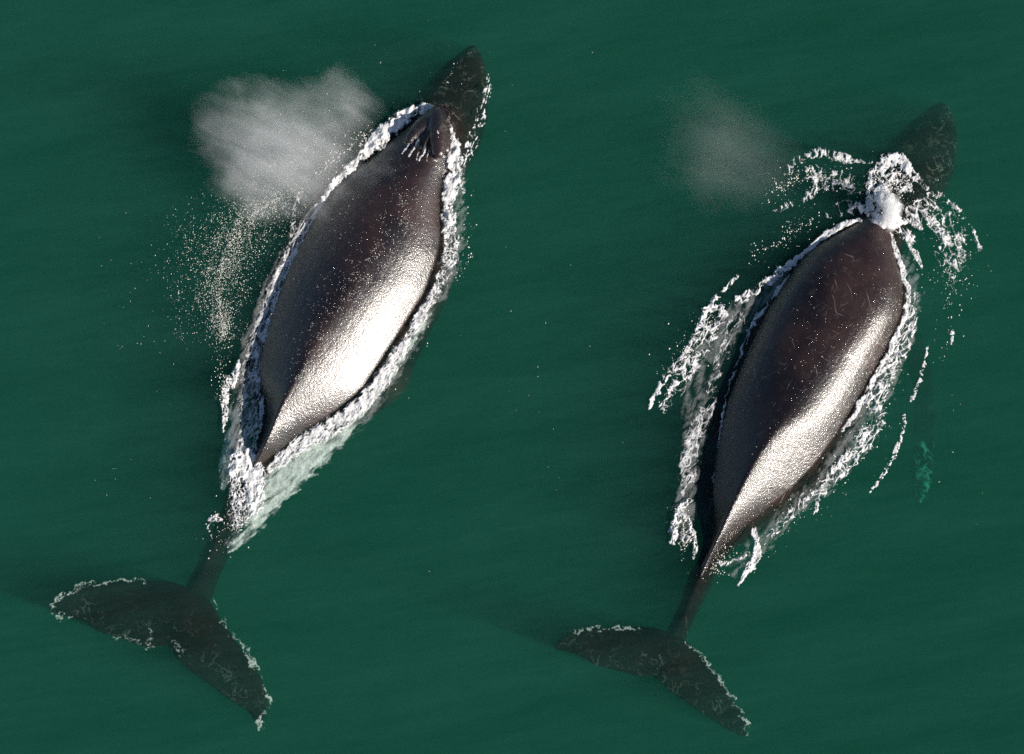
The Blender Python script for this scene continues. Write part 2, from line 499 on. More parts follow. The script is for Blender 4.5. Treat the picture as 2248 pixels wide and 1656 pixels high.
A_FLUKE = [  # lead xy, trail xy, z, thickness
    (110, 1342, 116, 1350, -0.36, 0.012), (126, 1312, 146, 1354, -0.35, 0.03), (159, 1289, 180, 1362, -0.34, 0.045),
    (208, 1280, 212, 1388, -0.34, 0.06), (258, 1276, 262, 1402, -0.35, 0.075), (315, 1275, 318, 1424, -0.36, 0.09),
    (362, 1273, 352, 1422, -0.37, 0.12), (402, 1280, 370, 1414, -0.38, 0.15), (428, 1300, 375, 1424, -0.38, 0.16),
    (462, 1314, 386, 1448, -0.38, 0.15), (484, 1362, 410, 1470, -0.39, 0.12), (520, 1408, 440, 1490, -0.40, 0.09),
    (554, 1454, 474, 1516, -0.42, 0.075), (578, 1496, 514, 1546, -0.43, 0.06), (590, 1530, 540, 1560, -0.44, 0.045),
    (586, 1566, 558, 1584, -0.45, 0.03), (572, 1598, 566, 1597, -0.46, 0.012)]
A_FLUKE = [q[:4] + (q[4] + 0.12, q[5]) for q in A_FLUKE]
A_FIN_L = [(800, 430, 760, 480, -1.0, 0.14), (760, 520, 715, 530, -1.6, 0.12), (735, 620, 690, 610, -2.0, 0.10), (715, 720, 690, 700, -2.3, 0.05), (710, 760, 700, 755, -2.4, 0.02)]
A_FIN_R = [(960, 420, 930, 480, -1.0, 0.14), (975, 520, 935, 540, -1.7, 0.12), (960, 620, 920, 620, -2.2, 0.10), (930, 710, 900, 700, -2.5, 0.05), (915, 750, 905, 748, -2.6, 0.02)]
rng = np.random.RandomState(5)
def tubers(cl, left, right, z):
    out = []
    for ln, k, dz in ((cl, 7, 0.0), (left, 8, -0.11), (right, 8, -0.11)):
        ln = np.array(ln, float)
        t = np.linspace(0, len(ln) - 1, k)
        for a in t:
            i = min(int(a), len(ln) - 2); q = ln[i] * (1 - a + i) + ln[i + 1] * (a - i)
            out.append((q[0] + rng.uniform(-3, 3), q[1] + rng.uniform(-3, 3), np.interp(a / (len(ln) - 1), [0, 1], z) + dz + rng.uniform(-0.01, 0.0), rng.uniform(0.04, 0.06)))
    return out
A_TUB = tubers([(1032, 112), (1010, 165), (985, 215)], [(1008, 134), (970, 180), (944, 216)], [(1050, 130), (1048, 178), (1034, 228)], (-0.15, -0.05))
A_LOBES = [(957, 250, 0.10, 962, 335, 0.28, 0.20), (972, 272, 0.06, 980, 330, 0.15, 0.13), (948, 258, 0.08, 900, 305, 0.20, 0.17), (944, 276, 0.12, 922, 318, 0.26, 0.09)]
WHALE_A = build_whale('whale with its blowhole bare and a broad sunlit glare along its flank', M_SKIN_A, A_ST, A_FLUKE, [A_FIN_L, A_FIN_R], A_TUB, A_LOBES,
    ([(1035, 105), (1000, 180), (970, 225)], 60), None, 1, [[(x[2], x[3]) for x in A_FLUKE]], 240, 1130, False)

B_ST = [
    (2052, 228, 2068, 224, 2082, 228, -0.50, 0.06, 2.0),
    (2025, 240, 2064, 240, 2098, 246, -0.40, 0.22, 2.4),
    (1990, 272, 2050, 270, 2106, 286, -0.29, 0.40, 2.7),
    (1955, 300, 2034, 308, 2106, 330, -0.22, 0.56, 2.9),
    (1928, 328, 2016, 350, 2100, 372, -0.18, 0.72, 2.9),
    (1912, 366, 1994, 390, 2080, 412, -0.14, 0.84, 2.8),
    (1892, 410, 1968, 432, 2048, 455, -0.10, 0.92, 2.6),
    (1870, 455, 1938, 470, 2005, 490, 0.00, 1.00, 2.1),
    (1835, 512, 1912, 508, 1958, 530, 0.24, 1.08, 2.1),
    (1775, 548, 1888, 560, 1972, 578, 0.40, 1.14, 2.2),
    (1735, 600, 1866, 620, 1985, 632, 0.52, 1.20, 2.3),
    (1688, 672, 1838, 690, 1980, 692, 0.60, 1.24, 2.2),
    (1650, 752, 1806, 760, 1950, 756, 0.63, 1.24, 2.1),
    (1618, 830, 1774, 828, 1912, 825, 0.65, 1.22, 1.9),
    (1595, 890, 1742, 885, 1876, 890, 0.66, 1.18, 1.7),
    (1582, 950, 1708, 935, 1838, 950, 0.72, 1.12, 1.4),
    (1572, 1010, 1668, 992, 1795, 1008, 0.66, 1.06, 1.25),
    (1565, 1075, 1634, 1055, 1742, 1066, 0.56, 1.00, 1.2),
    (1565, 1128, 1606, 1112, 1690, 1118, 0.46, 0.92, 1.2),
    (1560, 1178, 1580, 1170, 1632, 1166, 0.34, 0.84, 1.25),
    (1545, 1218, 1560, 1216, 1588, 1208, 0.20, 0.74, 1.4),
    (1518, 1244, 1545, 1244, 1572, 1256, 0.04, 0.62, 1.5),
    (1504, 1285, 1527, 1290, 1556, 1296, -0.05, 0.52, 1.6),
    (1492, 1325, 1510, 1332, 1532, 1340, -0.10, 0.42, 1.6),
    (1474, 1362, 1492, 1372, 1514, 1380, -0.16, 0.32, 1.7),
    (1452, 1400, 1474, 1408, 1502, 1412, -0.20, 0.22, 1.8),
    (1444, 1440, 1458, 1442, 1474, 1446, -0.23, 0.08, 2.0)]
B_FLUKE = [
    (1216, 1418, 1220, 1428, -0.40, 0.012), (1232, 1396, 1252, 1432, -0.40, 0.03), (1260, 1384, 1278, 1442, -0.40, 0.045),
    (1295, 1377, 1304, 1462, -0.41, 0.06), (1333, 1379, 1340, 1471, -0.42, 0.075), (1375, 1376, 1380, 1480, -0.43, 0.09),
    (1424, 1377, 1412, 1490, -0.44, 0.12), (1458, 1380, 1432, 1482, -0.44, 0.15), (1482, 1394, 1440, 1486, -0.45, 0.16),
    (1504, 1402, 1450, 1502, -0.45, 0.15), (1522, 1425, 1470, 1518, -0.46, 0.12), (1553, 1453, 1498, 1538, -0.48, 0.09),
    (1588, 1502, 1532, 1563, -0.51, 0.075), (1616, 1547, 1572, 1588, -0.54, 0.06), (1634, 1574, 1600, 1606, -0.57, 0.045),
    (1642, 1598, 1622, 1616, -0.60, 0.03), (1638, 1622, 1632, 1621, -0.62, 0.012)]
B_FLUKE = [q[:4] + (q[4] + 0.18, q[5]) for q in B_FLUKE]
B_FIN_R = [(1985, 640, 1940, 720, -0.9, 0.15), (2024, 740, 1985, 790, -1.1, 0.14), (2046, 820, 2004, 850, -1.2, 0.12), (2052, 900, 2004, 920, -1.3, 0.10),
           (2052, 980, 2002, 985, -1.4, 0.09), (2048, 1050, 1998, 1048, -1.45, 0.07), (2036, 1090, 2002, 1088, -1.5, 0.04), (2016, 1114, 2010, 1113, -1.55, 0.015)]
B_FIN_L = [(1790, 560, 1740, 620, -1.1, 0.14), (1740, 660, 1700, 680, -1.7, 0.12), (1710, 760, 1670, 760, -2.2, 0.10), (1690, 860, 1660, 850, -2.5, 0.05), (1682, 895, 1672, 892, -2.6, 0.02)]
B_TUB = tubers([(2062, 240), (2040, 300), (2010, 350)], [(2030, 266), (1992, 306), (1968, 346)], [(2086, 264), (2082, 314), (2066, 362)], (-0.42, -0.18))
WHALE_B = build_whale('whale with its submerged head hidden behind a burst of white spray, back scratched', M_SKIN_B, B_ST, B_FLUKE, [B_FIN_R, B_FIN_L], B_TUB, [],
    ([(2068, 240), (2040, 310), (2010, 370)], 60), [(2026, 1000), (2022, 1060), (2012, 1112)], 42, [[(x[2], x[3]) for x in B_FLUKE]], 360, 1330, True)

# the two slits of the open blowhole on the first whale
for (pts, r) in (([(954, 262, 0.19), (944, 286, 0.27), (932, 312, 0.32), (926, 334, 0.33)], 0.045), ([(962, 264, 0.17), (972, 290, 0.22), (978, 318, 0.22), (976, 340, 0.22)], 0.04)):
    pts = np.array(pts, float)
    t = np.linspace(0, len(pts) - 1, 14)
    pc = np.stack([np.interp(t, np.arange(len(pts)), pts[:, j]) for j in range(3)], -1)
    rings = []
    for i, q in enumerate(pc):
        w = r * (0.15 + sin(pi * (i + 0.5) / 14))
        ph = np.linspace(0, 2 * pi, 12, endpoint=False)
        c = P(q[0], q[1], q[2])
        rings.append(np.stack([c[0] + np.cos(ph) * w, c[1] + 0 * ph, c[2] + np.sin(ph) * w * 0.5], -1))
    v, f = loft(np.array(rings))
    me = bpy.data.meshes.new('blowhole'); me.from_pydata(v.tolist(), [], f)
    me.materials.append(M_DARK)
    ob = bpy.data.objects.new('blowhole', me); COL.objects.link(ob); ob.parent = WHALE_A; ob.location = -WHALE_A.location

# ------------------------------------------------------------------ foam, bubbles, spray
def field(strokes, X, Y):
    F = np.zeros(X.shape)
    for st in strokes:
        st = np.array(st, float)
        for a, b in zip(st[:-1], st[1:]):
            r = max(a[2], b[2]) * 1.3 + 4
            ab = b[:2] - a[:2]
            lo = np.minimum(a[:2], b[:2]) - r; hi = np.maximum(a[:2], b[:2]) + r
            ys = np.where((Y[:, 0] >= lo[1]) & (Y[:, 0] <= hi[1]))[0]; xs = np.where((X[0] >= lo[0]) & (X[0] <= hi[0]))[0]
            if len(ys) == 0 or len(xs) == 0: continue
            sl = np.s_[ys[0]:ys[-1] + 1, xs[0]:xs[-1] + 1]
            x = X[sl]; y = Y[sl]
            t = np.clip(((x - a[0]) * ab[0] + (y - a[1]) * ab[1]) / (ab @ ab + 1e-9), 0, 1)
            d = np.hypot(x - a[0] - t * ab[0], y - a[1] - t * ab[1])
            w = a[2] + t * (b[2] - a[2]); q = a[3] + t * (b[3] - a[3])
            F[sl] = np.maximum(F[sl], q * np.clip(1.25 - (d / w) ** 2, 0, 1))
    return F

def foam(name, label, cat, strokes, z=0.012, amp=0.04, scale=11.0, kind='lace', ang=0.0, ratio=1.0, seed=1, res=1.15, warp=6.0, mat=None, zf=None, gap=1.0, cover=0.55, fuzz=0.25):
    pts = np.concatenate([np.array(s, float) for s in strokes])
    mr = pts[:, 2].max() * 1.3 + 8
    gx = np.arange(pts[:, 0].min() - mr, pts[:, 0].max() + mr, res)
    gy = np.arange(pts[:, 1].min() - mr, pts[:, 1].max() + mr, res)
    X, Y = np.meshgrid(gx, gy)
    wx = warp * 1.6 * fbm(X / 23, Y / 23, seed + 20, 4); wy = warp * 1.6 * fbm(X / 23, Y / 23, seed + 30, 4)
    # strokes are sought on the warped sheet so that borders are ragged
    Fs = np.zeros(X.shape)
    ix = np.clip(np.round((X + wx - gx[0]) / res).astype(int), 0, len(gx) - 1)
    iy = np.clip(np.round((Y + wy - gy[0]) / res).astype(int), 0, len(gy) - 1)
    Fs = field(strokes, X, Y)[iy, ix]
    ca, sa = cos(radians(ang)), sin(radians(ang))
    U = (X * ca + Y * sa) / ratio; V = -X * sa + Y * ca
    U2 = U + 5 * perlin(U / 17, V / 17, seed + 40); V2 = V + 5 * perlin(U / 17, V / 17, seed + 41)
    fine = perlin(X / 3.4, Y / 3.4, seed + 50) * 0.6 + perlin(X / 1.9, Y / 1.9, seed + 51) * 0.4
    if kind == 'lace':
        d1, d2 = worley(U2 / scale, V2 / scale, seed + 60)
        web = 1 - np.clip((d2 - d1) / 0.55, 0, 1)
        ridge = 1 - np.clip(np.abs(fbm(U2 / (scale * 1.6), V2 / (scale * 1.6), seed + 61, 3)) * 3.2, 0, 1)
        N = np.maximum(web * 0.75, ridge) * 0.8 + 0.2 * (fine * 0.5 + 0.5)
        clump = fbm(X / 34, Y / 34, seed + 62, 2)
        Sv = Fs - gap * (1 - N) - 0.5 * np.clip(-clump + 0.08, 0, 1) * gap - 0.14 * gap
    elif kind == 'flecks':
        n = fbm(U2 / scale, V2 / scale, seed + 63, 3)
        clump = fbm(X / 42, Y / 42, seed + 62, 2)
        Sv = Fs * 0.9 - 0.86 + n * 1.5 + clump * 0.5 + fine * fuzz
        Sv = np.where(Fs > 0.02, Sv, -1)
    elif kind == 'dense':
        n = fbm(U2 / scale, V2 / scale, seed + 63, 3)
        clump = fbm(X / 30, Y / 30, seed + 62, 3)
        Sv = Fs - 0.42 + n * 0.6 * gap + fine * 0.12 + 0.85 * np.clip(clump, -0.6, 0.12)
    else:                           # 'streak': drawn-out clouds
        n = fbm(U2 / scale, V2 / scale, seed + 63, 4)
        Sv = Fs - 0.5 + n * 0.9 * gap
        Sv = np.where(Fs > 0.02, Sv, -1)
    E = 0.10
    body = (np.clip(Sv + E, 0, 0.45) / 0.45)
    relief = 0.005 * fine + 0.006 * perlin(X / 5.5, Y / 5.5, seed + 53) + 0.012 * perlin(X / 14, Y / 14, seed + 54)
    H = 0.7 * amp * body ** 0.8 * (0.7 + 0.5 * perlin(X / 16, Y / 16, seed + 52)) + relief * np.clip(body * 2, 0, 1) * min(1.0, amp / 0.05)
    W = P(X, Y, 0.0)
    Zb = swell(W[..., 0], W[..., 1]) + z
    if zf is not None: Zb = Zb + zf(X, Y)
    W[..., 2] = Zb + np.clip(H, -0.004, None)
    keep = Sv > -E
    cell = (keep[:-1, :-1].astype(int) + keep[:-1, 1:] + keep[1:, 1:] + keep[1:, :-1]) >= 2
    idx = np.arange(X.size).reshape(X.shape)
    q = np.stack([idx[1:, :-1], idx[1:, 1:], idx[:-1, 1:], idx[:-1, :-1]], -1)[cell]
    used, inv = np.unique(q, return_inverse=True)
    o = mesh_obj(name, W.reshape(-1, 3)[used], inv.reshape(-1, 4), mat or M_FOAM)
    at = o.data.attributes.new('cover', 'FLOAT', 'POINT')
    at.data.foreach_set('value', np.clip((Sv + E) / cover, 0, 1).ravel()[used].astype(np.float32))
    return tag(o, label, cat, 'stuff')

OV = np.array([(1, 0, 0), (-1, 0, 0), (0, 1, 0), (0, -1, 0), (0, 0, 1), (0, 0, -1)], float)
OF = np.array([(0, 2, 4), (2, 1, 4), (1, 3, 4), (3, 0, 4), (2, 0, 5), (1, 2, 5), (3, 1, 5), (0, 3, 5)])
def drops(name, label, clouds, seed=1, size=(0.006, 0.018), mat=None, stretch=(1.0, 1.8), ang=60):
    """clouds: (stroke, count, z0, z1); drops thin out away from the stroke's axis"""
    r = np.random.RandomState(seed)
    allv = []
    for st, cnt, z0, z1 in clouds:
        st = np.array(st, float)
        seg = np.hypot(*np.diff(st[:, :2], axis=0).T) * (st[:-1, 2] + st[1:, 2])
        k = r.choice(len(seg), cnt * 3, p=seg / seg.sum()); t = r.rand(cnt * 3)
        c = st[k] * (1 - t)[:, None] + st[k + 1] * t[:, None]
        a = r.rand(cnt * 3) * 2 * pi; rad = np.abs(r.randn(cnt * 3)) * 0.6
        x = c[:, 0] + np.cos(a) * rad * c[:, 2]; y = c[:, 1] + np.sin(a) * rad * c[:, 2]
        w = fbm((x + 0.35 * y) / 16, y / 75, seed + 5, 3)
        keep = np.where(w * 0.55 + 0.38 > r.rand(cnt * 3) * 0.8)[0][:cnt]
        x = x[keep]; y = y[keep]; n = len(keep)
        z = z0 + (z1 - z0) * r.rand(n) ** 1.6
        w = P(x, y, z)
        w[:, 2] = np.maximum(w[:, 2], swell(w[:, 0], w[:, 1]) + 0.006)
        s = size[0] + (size[1] - size[0]) * r.rand(n) ** 2.5
        e = stretch[0] + (stretch[1] - stretch[0]) * r.rand(n)
        an = radians(ang) + r.randn(n) * 0.35
        ov = OV[None] * s[:, None, None] * np.stack([e, np.ones(n), np.ones(n)], -1)[:, None, :]
        rx = ov[..., 0] * np.cos(an)[:, None] - ov[..., 1] * np.sin(an)[:, None]
        ry = ov[..., 0] * np.sin(an)[:, None] + ov[..., 1] * np.cos(an)[:, None]
        allv.append((np.stack([rx, ry, ov[..., 2]], -1) + w[:, None, :]).reshape(-1, 3))
    v = np.concatenate(allv); n = len(v) // 6
    f = (OF[None] + (np.arange(n) * 6)[:, None, None]).reshape(-1, 3)
    o = mesh_obj(name, v, f, mat or M_DROP, None, True)
    return tag(o, label, 'spray', 'stuff')

# --- water on the backs, laid on the hide itself
from mathutils.bvhtree import BVHTree
def back_height(root):
    me = [c for c in root.children if c.name.startswith('body')][0].data
    n = len(me.vertices); co = np.empty(n * 3, np.float32); me.vertices.foreach_get('co', co)
    tree = BVHTree.FromPolygons(co.reshape(-1, 3).tolist(), [tuple(p.vertices) for p in me.polygons])
    def h(x, y):
        hit = tree.ray_cast(Vector((x, y, 5.0)), Vector((0, 0, -1)))
        return (hit[0].z, hit[1]) if hit[0] is not None else (-1.0, Vector((0, 0, 1)))
    return h
H_A = back_height(WHALE_A); H_B = back_height(WHALE_B)
def beads(name, label, hfun, clouds, seed, size):
    r = np.random.RandomState(seed)
    vs = []
    for st, cnt in clouds:
        st = np.array(st, float)
        seg = np.hypot(*np.diff(st[:, :2], axis=0).T) * (st[:-1, 2] + st[1:, 2])
        k = r.choice(len(seg), cnt, p=seg / seg.sum()); t = r.rand(cnt)
        c = st[k] * (1 - t)[:, None] + st[k + 1] * t[:, None]
        x = c[:, 0] + r.randn(cnt) * 0.55 * c[:, 2]; y = c[:, 1] + r.randn(cnt) * 0.55 * c[:, 2]
        keep = fbm(x / 22, y / 22, seed + 3, 3) * 1.1 + 0.28 > r.rand(cnt) * 0.8
        for px, py in zip(x[keep], y[keep]):
            w = P(px, py, 0.35); z, nrm = hfun(w[0], w[1])
            if z < 0.03: continue
            w = P(px, py, z); z, nrm = hfun(w[0], w[1]); w[2] = z
            s = size[0] + (size[1] - size[0]) * r.rand() ** 2
            a = radians(58) + r.randn() * 0.5; e = r.uniform(1.0, 2.6)
            ov = OV * np.array([s * e, s, s * 0.55])
            vs.append(np.stack([ov[:, 0] * cos(a) - ov[:, 1] * sin(a), ov[:, 0] * sin(a) + ov[:, 1] * cos(a), ov[:, 2]], -1) + w)
    v = np.concatenate(vs); n = len(v) // 6
    f = (OF[None] + (np.arange(n) * 6)[:, None, None]).reshape(-1, 3)
    return tag(mesh_obj(name, v, f, M_DROP), label, 'water beads', 'stuff')  # white drop colour stands in for sun glints, densest by the glare
beads('painted_glint_beads', 'white beads of water painting sun glints on the back with the broad glare', H_A, [
    ([(900, 420, 50), (880, 520, 55), (830, 600, 55), (770, 690, 55), (700, 780, 45), (650, 850, 30)], 3600), ([(800, 520, 90), (720, 680, 80), (650, 790, 50)], 900)], 41, (0.0025, 0.0075))
beads('painted_glint_beads', 'white beads of water painting sun glints on the scratched back', H_B, [
    ([(1960, 640, 25), (1930, 720, 35), (1880, 800, 35), (1830, 880, 40), (1760, 960, 45), (1700, 1030, 40), (1650, 1090, 25)], 4200), ([(1850, 720, 70), (1780, 850, 60)], 160)], 42, (0.0025, 0.0085))
# --- first whale
foam('water_strands', 'white strands of water draining off the lip of the bare blowhole', 'water', [
    [(884, 346, 2.5, .9), (893, 332, 3, 1), (899, 318, 2, .9)], [(897, 352, 3, .9), (908, 336, 3, 1), (920, 314, 2, .8)], [(916, 360, 2.5, .9), (920, 342, 2, .8)], [(922, 360, 3, .9), (932, 342, 3, 1), (936, 326, 2, .8)], [(938, 362, 2, .8), (941, 340, 2, .8)],
    [(962, 300, 2.5, .9), (965, 306, 2.5, .9)]],
    amp=0.02, kind='dense', scale=6, seed=120, res=1.0, warp=3, zf=np.vectorize(lambda X, Y: H_A(*(P(X, Y, 0.28)[:2]))[0] + 0.012))
foam('foam_trail', 'thick white foam curling off the bare blowhole along the shoulder', 'foam', [
    [(944, 236, 9, 1), (905, 246, 17, 1), (870, 268, 22, 1), (840, 298, 24, 1), (815, 325, 18, .95), (778, 358, 12, .9), (740, 398, 10, .8), (708, 440, 8, .75)]],
    amp=0.10, kind='dense', scale=10, seed=101)
foam('foam_trail', 'bluish shaded foam running down the far flank under the mist', 'foam', [
    [(712, 436, 9, .9), (690, 470, 11, .9), (664, 512, 19, .92), (640, 560, 22, .92), (616, 612, 22, .9), (592, 670, 23, .85), (572, 728, 25, .8), (556, 785, 27, .75), (548, 840, 29, .72), (548, 885, 30, .7), (546, 930, 30, .7), (540, 975, 28, .75), (530, 1010, 22, .8)],
    [(592, 690, 6, .95), (574, 745, 6, .95), (560, 800, 7, .9), (566, 850, 7, .9), (576, 890, 7, .9), (570, 940, 7, .9), (560, 985, 7, .9)],
    [(660, 422, 9, .75), (650, 455, 9, .7), (640, 500, 10, .75), (645, 530, 8, .8)]],
    amp=0.03, kind='lace', scale=10, ang=-62, ratio=2.6, seed=102, gap=0.9, cover=0.7)
foam('foam_plume', 'small frothy plume beside the narrowing flank, left of the shaded foam', 'foam', [
    [(522, 800, 7, .9), (520, 822, 9, 1), (512, 850, 7, .8)], [(500, 835, 11, .8), (493, 870, 12, .85), (494, 910, 8, .8), (492, 945, 5, .75)]],
    amp=0.09, kind='lace', scale=8, seed=103, gap=0.8)
foam('foam_trail', 'white churned foam along the sunny side of the bare blowhole', 'foam', [
    [(970, 262, 8, 1), (988, 288, 13, 1), (996, 322, 19, 1), (996, 362, 22, .98), (990, 402, 22, .95), (984, 445, 17, .9), (984, 490, 15, .8)]],
    amp=0.10, kind='dense', scale=9, seed=104)
foam('foam_lace', 'loose lacy foam beside the brown shoulder on the sunny side', 'foam', [
    [(982, 470, 18, .85), (988, 520, 22, .8), (990, 565, 22, .78), (975, 605, 20, .78), (958, 640, 16, .8), (940, 670, 12, .8)],
    [(1010, 380, 16, .7), (1015, 420, 12, .6)]],
    amp=0.05, kind='lace', scale=12, seed=105, gap=0.95)
foam('foam_lace', 'speckled foam glinting along the sunny edge of the jaw', 'foam', [
    [(1062, 112, 6, .55), (1072, 122, 8, .75), (1068, 142, 4, .6)], [(1072, 165, 4, .65), (1072, 190, 5, .7), (1066, 215, 11, .8), (1058, 245, 15, .8), (1048, 275, 17, .8), (1038, 305, 15, .8), (1028, 335, 14, .8), (1020, 360, 10, .7)]],
    z=0.0, amp=0.045, kind='flecks', scale=6, ang=110, ratio=1.8, seed=106)
foam('foam_trail', 'grainy grey foam band under the glaring flank', 'foam', [
    [(956, 630, 8, .85), (932, 680, 12, .9), (900, 736, 15, .92), (868, 788, 18, .92), (836, 838, 20, .92), (798, 886, 22, .92), (752, 924, 24, .9), (704, 952, 26, .88), (655, 980, 25, .85), (618, 1008, 20, .8), (592, 1030, 12, .8)]],
    amp=0.05, kind='lace', scale=8, ang=-48, ratio=2.0, seed=107, gap=0.75, cover=0.6)
foam('bubble_cloud', 'pale green cloud of bubbles trailing below the grey foam band', 'bubbles', [
    [(940, 690, 8, .7), (880, 780, 12, .75), (830, 850, 14, .8), (790, 910, 15, .8), (750, 950, 16, .85), (700, 990, 30, .95), (655, 1020, 40, 1), (610, 1060, 40, 1), (580, 1100, 34, .95), (565, 1135, 26, .85), (545, 1165, 18, .8), (515, 1192, 12, .8), (500, 1208, 6, .7)],
    [(760, 955, 8, .8), (690, 1020, 16, .8), (640, 1070, 16, .8), (600, 1110, 12, .8)]],
    z=-0.11, amp=0.03, kind='streak', scale=12, ang=-36, ratio=3.2, seed=108, res=1.5, mat=M_BUB)
foam('bubble_cloud', 'dim blue green bubbles below the shaded foam near the tail stock', 'bubbles', [
    [(520, 900, 14, .7), (508, 950, 18, .8), (500, 1000, 22, .9), (492, 1045, 14, .8), (486, 1070, 6, .7)]],
    z=-0.22, amp=0.03, kind='streak', scale=12, ang=-75, ratio=3.0, seed=109, res=1.5, mat=M_BUB)
foam('splash', 'bright frothy splash where the first tail stock sinks', 'splash', [
    [(545, 995, 16, .9), (540, 1020, 32, 1), (552, 1042, 36, .95), (560, 1080, 30, .85), (555, 1115, 26, .72)], [(520, 1000, 16, .85), (516, 1040, 18, .8)]],
    amp=0.09, kind='lace', scale=9, ang=-60, ratio=1.5, seed=110, gap=0.75, cover=0.5)
foam('foam_lace', 'broken foam scraps over the sinking tail stock', 'foam', [
    [(515, 1060, 22, .8), (530, 1105, 34, .8), (520, 1150, 28, .72)], [(462, 1140, 10, .9), (478, 1136, 9, .8), (488, 1146, 7, .7)], [(458, 1145, 4, .8), (462, 1180, 3, .6)]],
    amp=0.05, kind='lace', scale=8, seed=111, gap=0.95)
foam('foam_rim', 'thin whitish rim of froth around the larger pair of flukes', 'foam', [
    [(116, 1350, 5, .75), (112, 1335, 6, .8), (126, 1312, 6, .8), (158, 1292, 5, .75), (208, 1281, 4, .7), (258, 1276, 4, .72), (290, 1271, 7, .8), (318, 1276, 6, .75)],
    [(118, 1348, 5, .75), (150, 1354, 5, .7), (165, 1345, 4, .6)], [(255, 1400, 6, .6), (280, 1398, 8, .65), (325, 1420, 8, .6), (330, 1380, 12, .55)],
    [(395, 1428, 12, .6), (380, 1410, 12, .55)], [(468, 1310, 5, .75), (472, 1330, 5, .7)],
    [(484, 1363, 4, .6), (512, 1394, 5, .7), (545, 1435, 6, .8), (555, 1456, 6, .8), (568, 1482, 3, .7), (586, 1515, 5, .8), (590, 1538, 7, .85), (580, 1565, 7, .8), (566, 1592, 7, .85)]],
    z=-0.12, amp=0.015, kind='lace', scale=11, seed=112, res=1.0, warp=12, gap=1.05, cover=0.7, mat=M_BUB)
drops('spray', 'golden flecks of blown spray falling below the dense mist', [
    ([(620, 430, 60), (540, 480, 85), (490, 560, 90), (480, 640, 72), (490, 740, 36)], 6000, 0.02, 0.5),
    ([(420, 470, 60), (390, 600, 60), (400, 760, 40)], 260, 0.02, 0.6), ([(640, 380, 120), (700, 300, 120)], 260, 0.5, 1.6)],
    seed=21, size=(0.003, 0.010))
drops('spray', 'scattered drops around the bare blowhole and its foam', [
    ([(1010, 380, 20), (1020, 480, 25), (1030, 560, 20), (1000, 620, 20)], 90, 0.01, 0.3), ([(820, 290, 25), (760, 330, 30), (700, 380, 20)], 220, 0.02, 0.4),
    ([(1000, 140, 30), (980, 190, 30)], 14, 0.0, 0.05), ([(930, 720, 30), (850, 850, 30)], 40, 0.01, 0.2), ([(490, 820, 20), (490, 900, 12), (480, 760, 30)], 160, 0.01, 0.2), ([(500, 1130, 50), (480, 1200, 40)], 60, 0.01, 0.1)],
    seed=22, size=(0.004, 0.015))
foam('foam_film', 'thin translucent film of froth washing off the shaded flank of the whale with the glare', 'foam', [
    [(690, 465, 16, .8), (655, 525, 26, .85), (622, 590, 30, .85), (596, 655, 32, .85), (572, 720, 34, .85), (552, 790, 36, .85), (540, 850, 38, .85), (536, 910, 38, .85), (528, 970, 36, .85), (515, 1020, 30, .8), (500, 1070, 20, .7)]],
    z=0.004, amp=0.006, kind='streak', scale=13, ang=-62, ratio=3.0, seed=130, mat=M_FILM)
foam('foam_film', 'thin translucent film of froth outside the grey foam band', 'foam', [
    [(1005, 360, 22, .7), (1000, 440, 26, .75), (1000, 530, 28, .75), (985, 600, 26, .75), (950, 665, 22, .75), (905, 745, 24, .75), (850, 830, 30, .8), (790, 905, 36, .8), (720, 960, 44, .85), (640, 1020, 50, .85), (580, 1090, 46, .85), (545, 1150, 34, .75), (512, 1195, 18, .7)]],
    z=0.004, amp=0.006, kind='streak', scale=12, ang=-42, ratio=2.6, seed=131, mat=M_FILM)
# --- second whale
foam('foam_film', 'thin translucent film of froth inside the far left foam crest', 'foam', [
    [(1720, 610, 20, .75), (1660, 660, 30, .75), (1600, 710, 40, .75), (1550, 780, 44, .7), (1530, 860, 40, .65), (1525, 940, 34, .75), (1515, 1020, 30, .75), (1506, 1090, 28, .75), (1498, 1160, 30, .75)]],
    z=0.004, amp=0.006, kind='streak', scale=14, ang=-62, ratio=2.4, seed=230, mat=M_FILM)
foam('foam_film', 'thin translucent film of froth along the sunny scratched flank', 'foam', [
    [(1990, 560, 18, .7), (2005, 650, 22, .75), (1985, 740, 28, .75), (1950, 820, 30, .78), (1910, 900, 34, .78), (1860, 990, 36, .78), (1810, 1060, 30, .75), (1740, 1120, 26, .72), (1670, 1190, 30, .72), (1610, 1250, 22, .7)]],
    z=0.004, amp=0.006, kind='streak', scale=13, ang=-52, ratio=2.2, seed=231, mat=M_FILM)
foam('splash', 'white burst of water at the second blowhole', 'splash', [
    [(1938, 425, 24, 1), (1944, 455, 32, 1), (1940, 480, 34, 1), (1928, 496, 24, 1), (1926, 508, 10, .9)], [(1965, 488, 22, .95), (1980, 492, 10, .8)]],
    amp=0.06, kind='dense', scale=9, seed=201, gap=1.2, zf=lambda X, Y: 0.22 * np.exp(-(((X - 1943) / 34) ** 2 + ((Y - 462) / 40) ** 2)))
foam('foam_ring', 'lacy ring of foam thrown up ahead of the second blowhole', 'foam', [
    [(1908, 470, 9, .95), (1908, 430, 10, .95), (1914, 395, 14, .95), (1930, 368, 20, 1), (1952, 350, 20, 1), (1975, 352, 18, 1), (1990, 372, 16, .95), (2010, 390, 13, .9), (2030, 412, 9, .8)],
    [(1935, 395, 22, .8), (1965, 390, 24, .8), (1985, 410, 22, .7)]],
    amp=0.06, kind='lace', scale=12, seed=202, gap=0.95, cover=0.5)
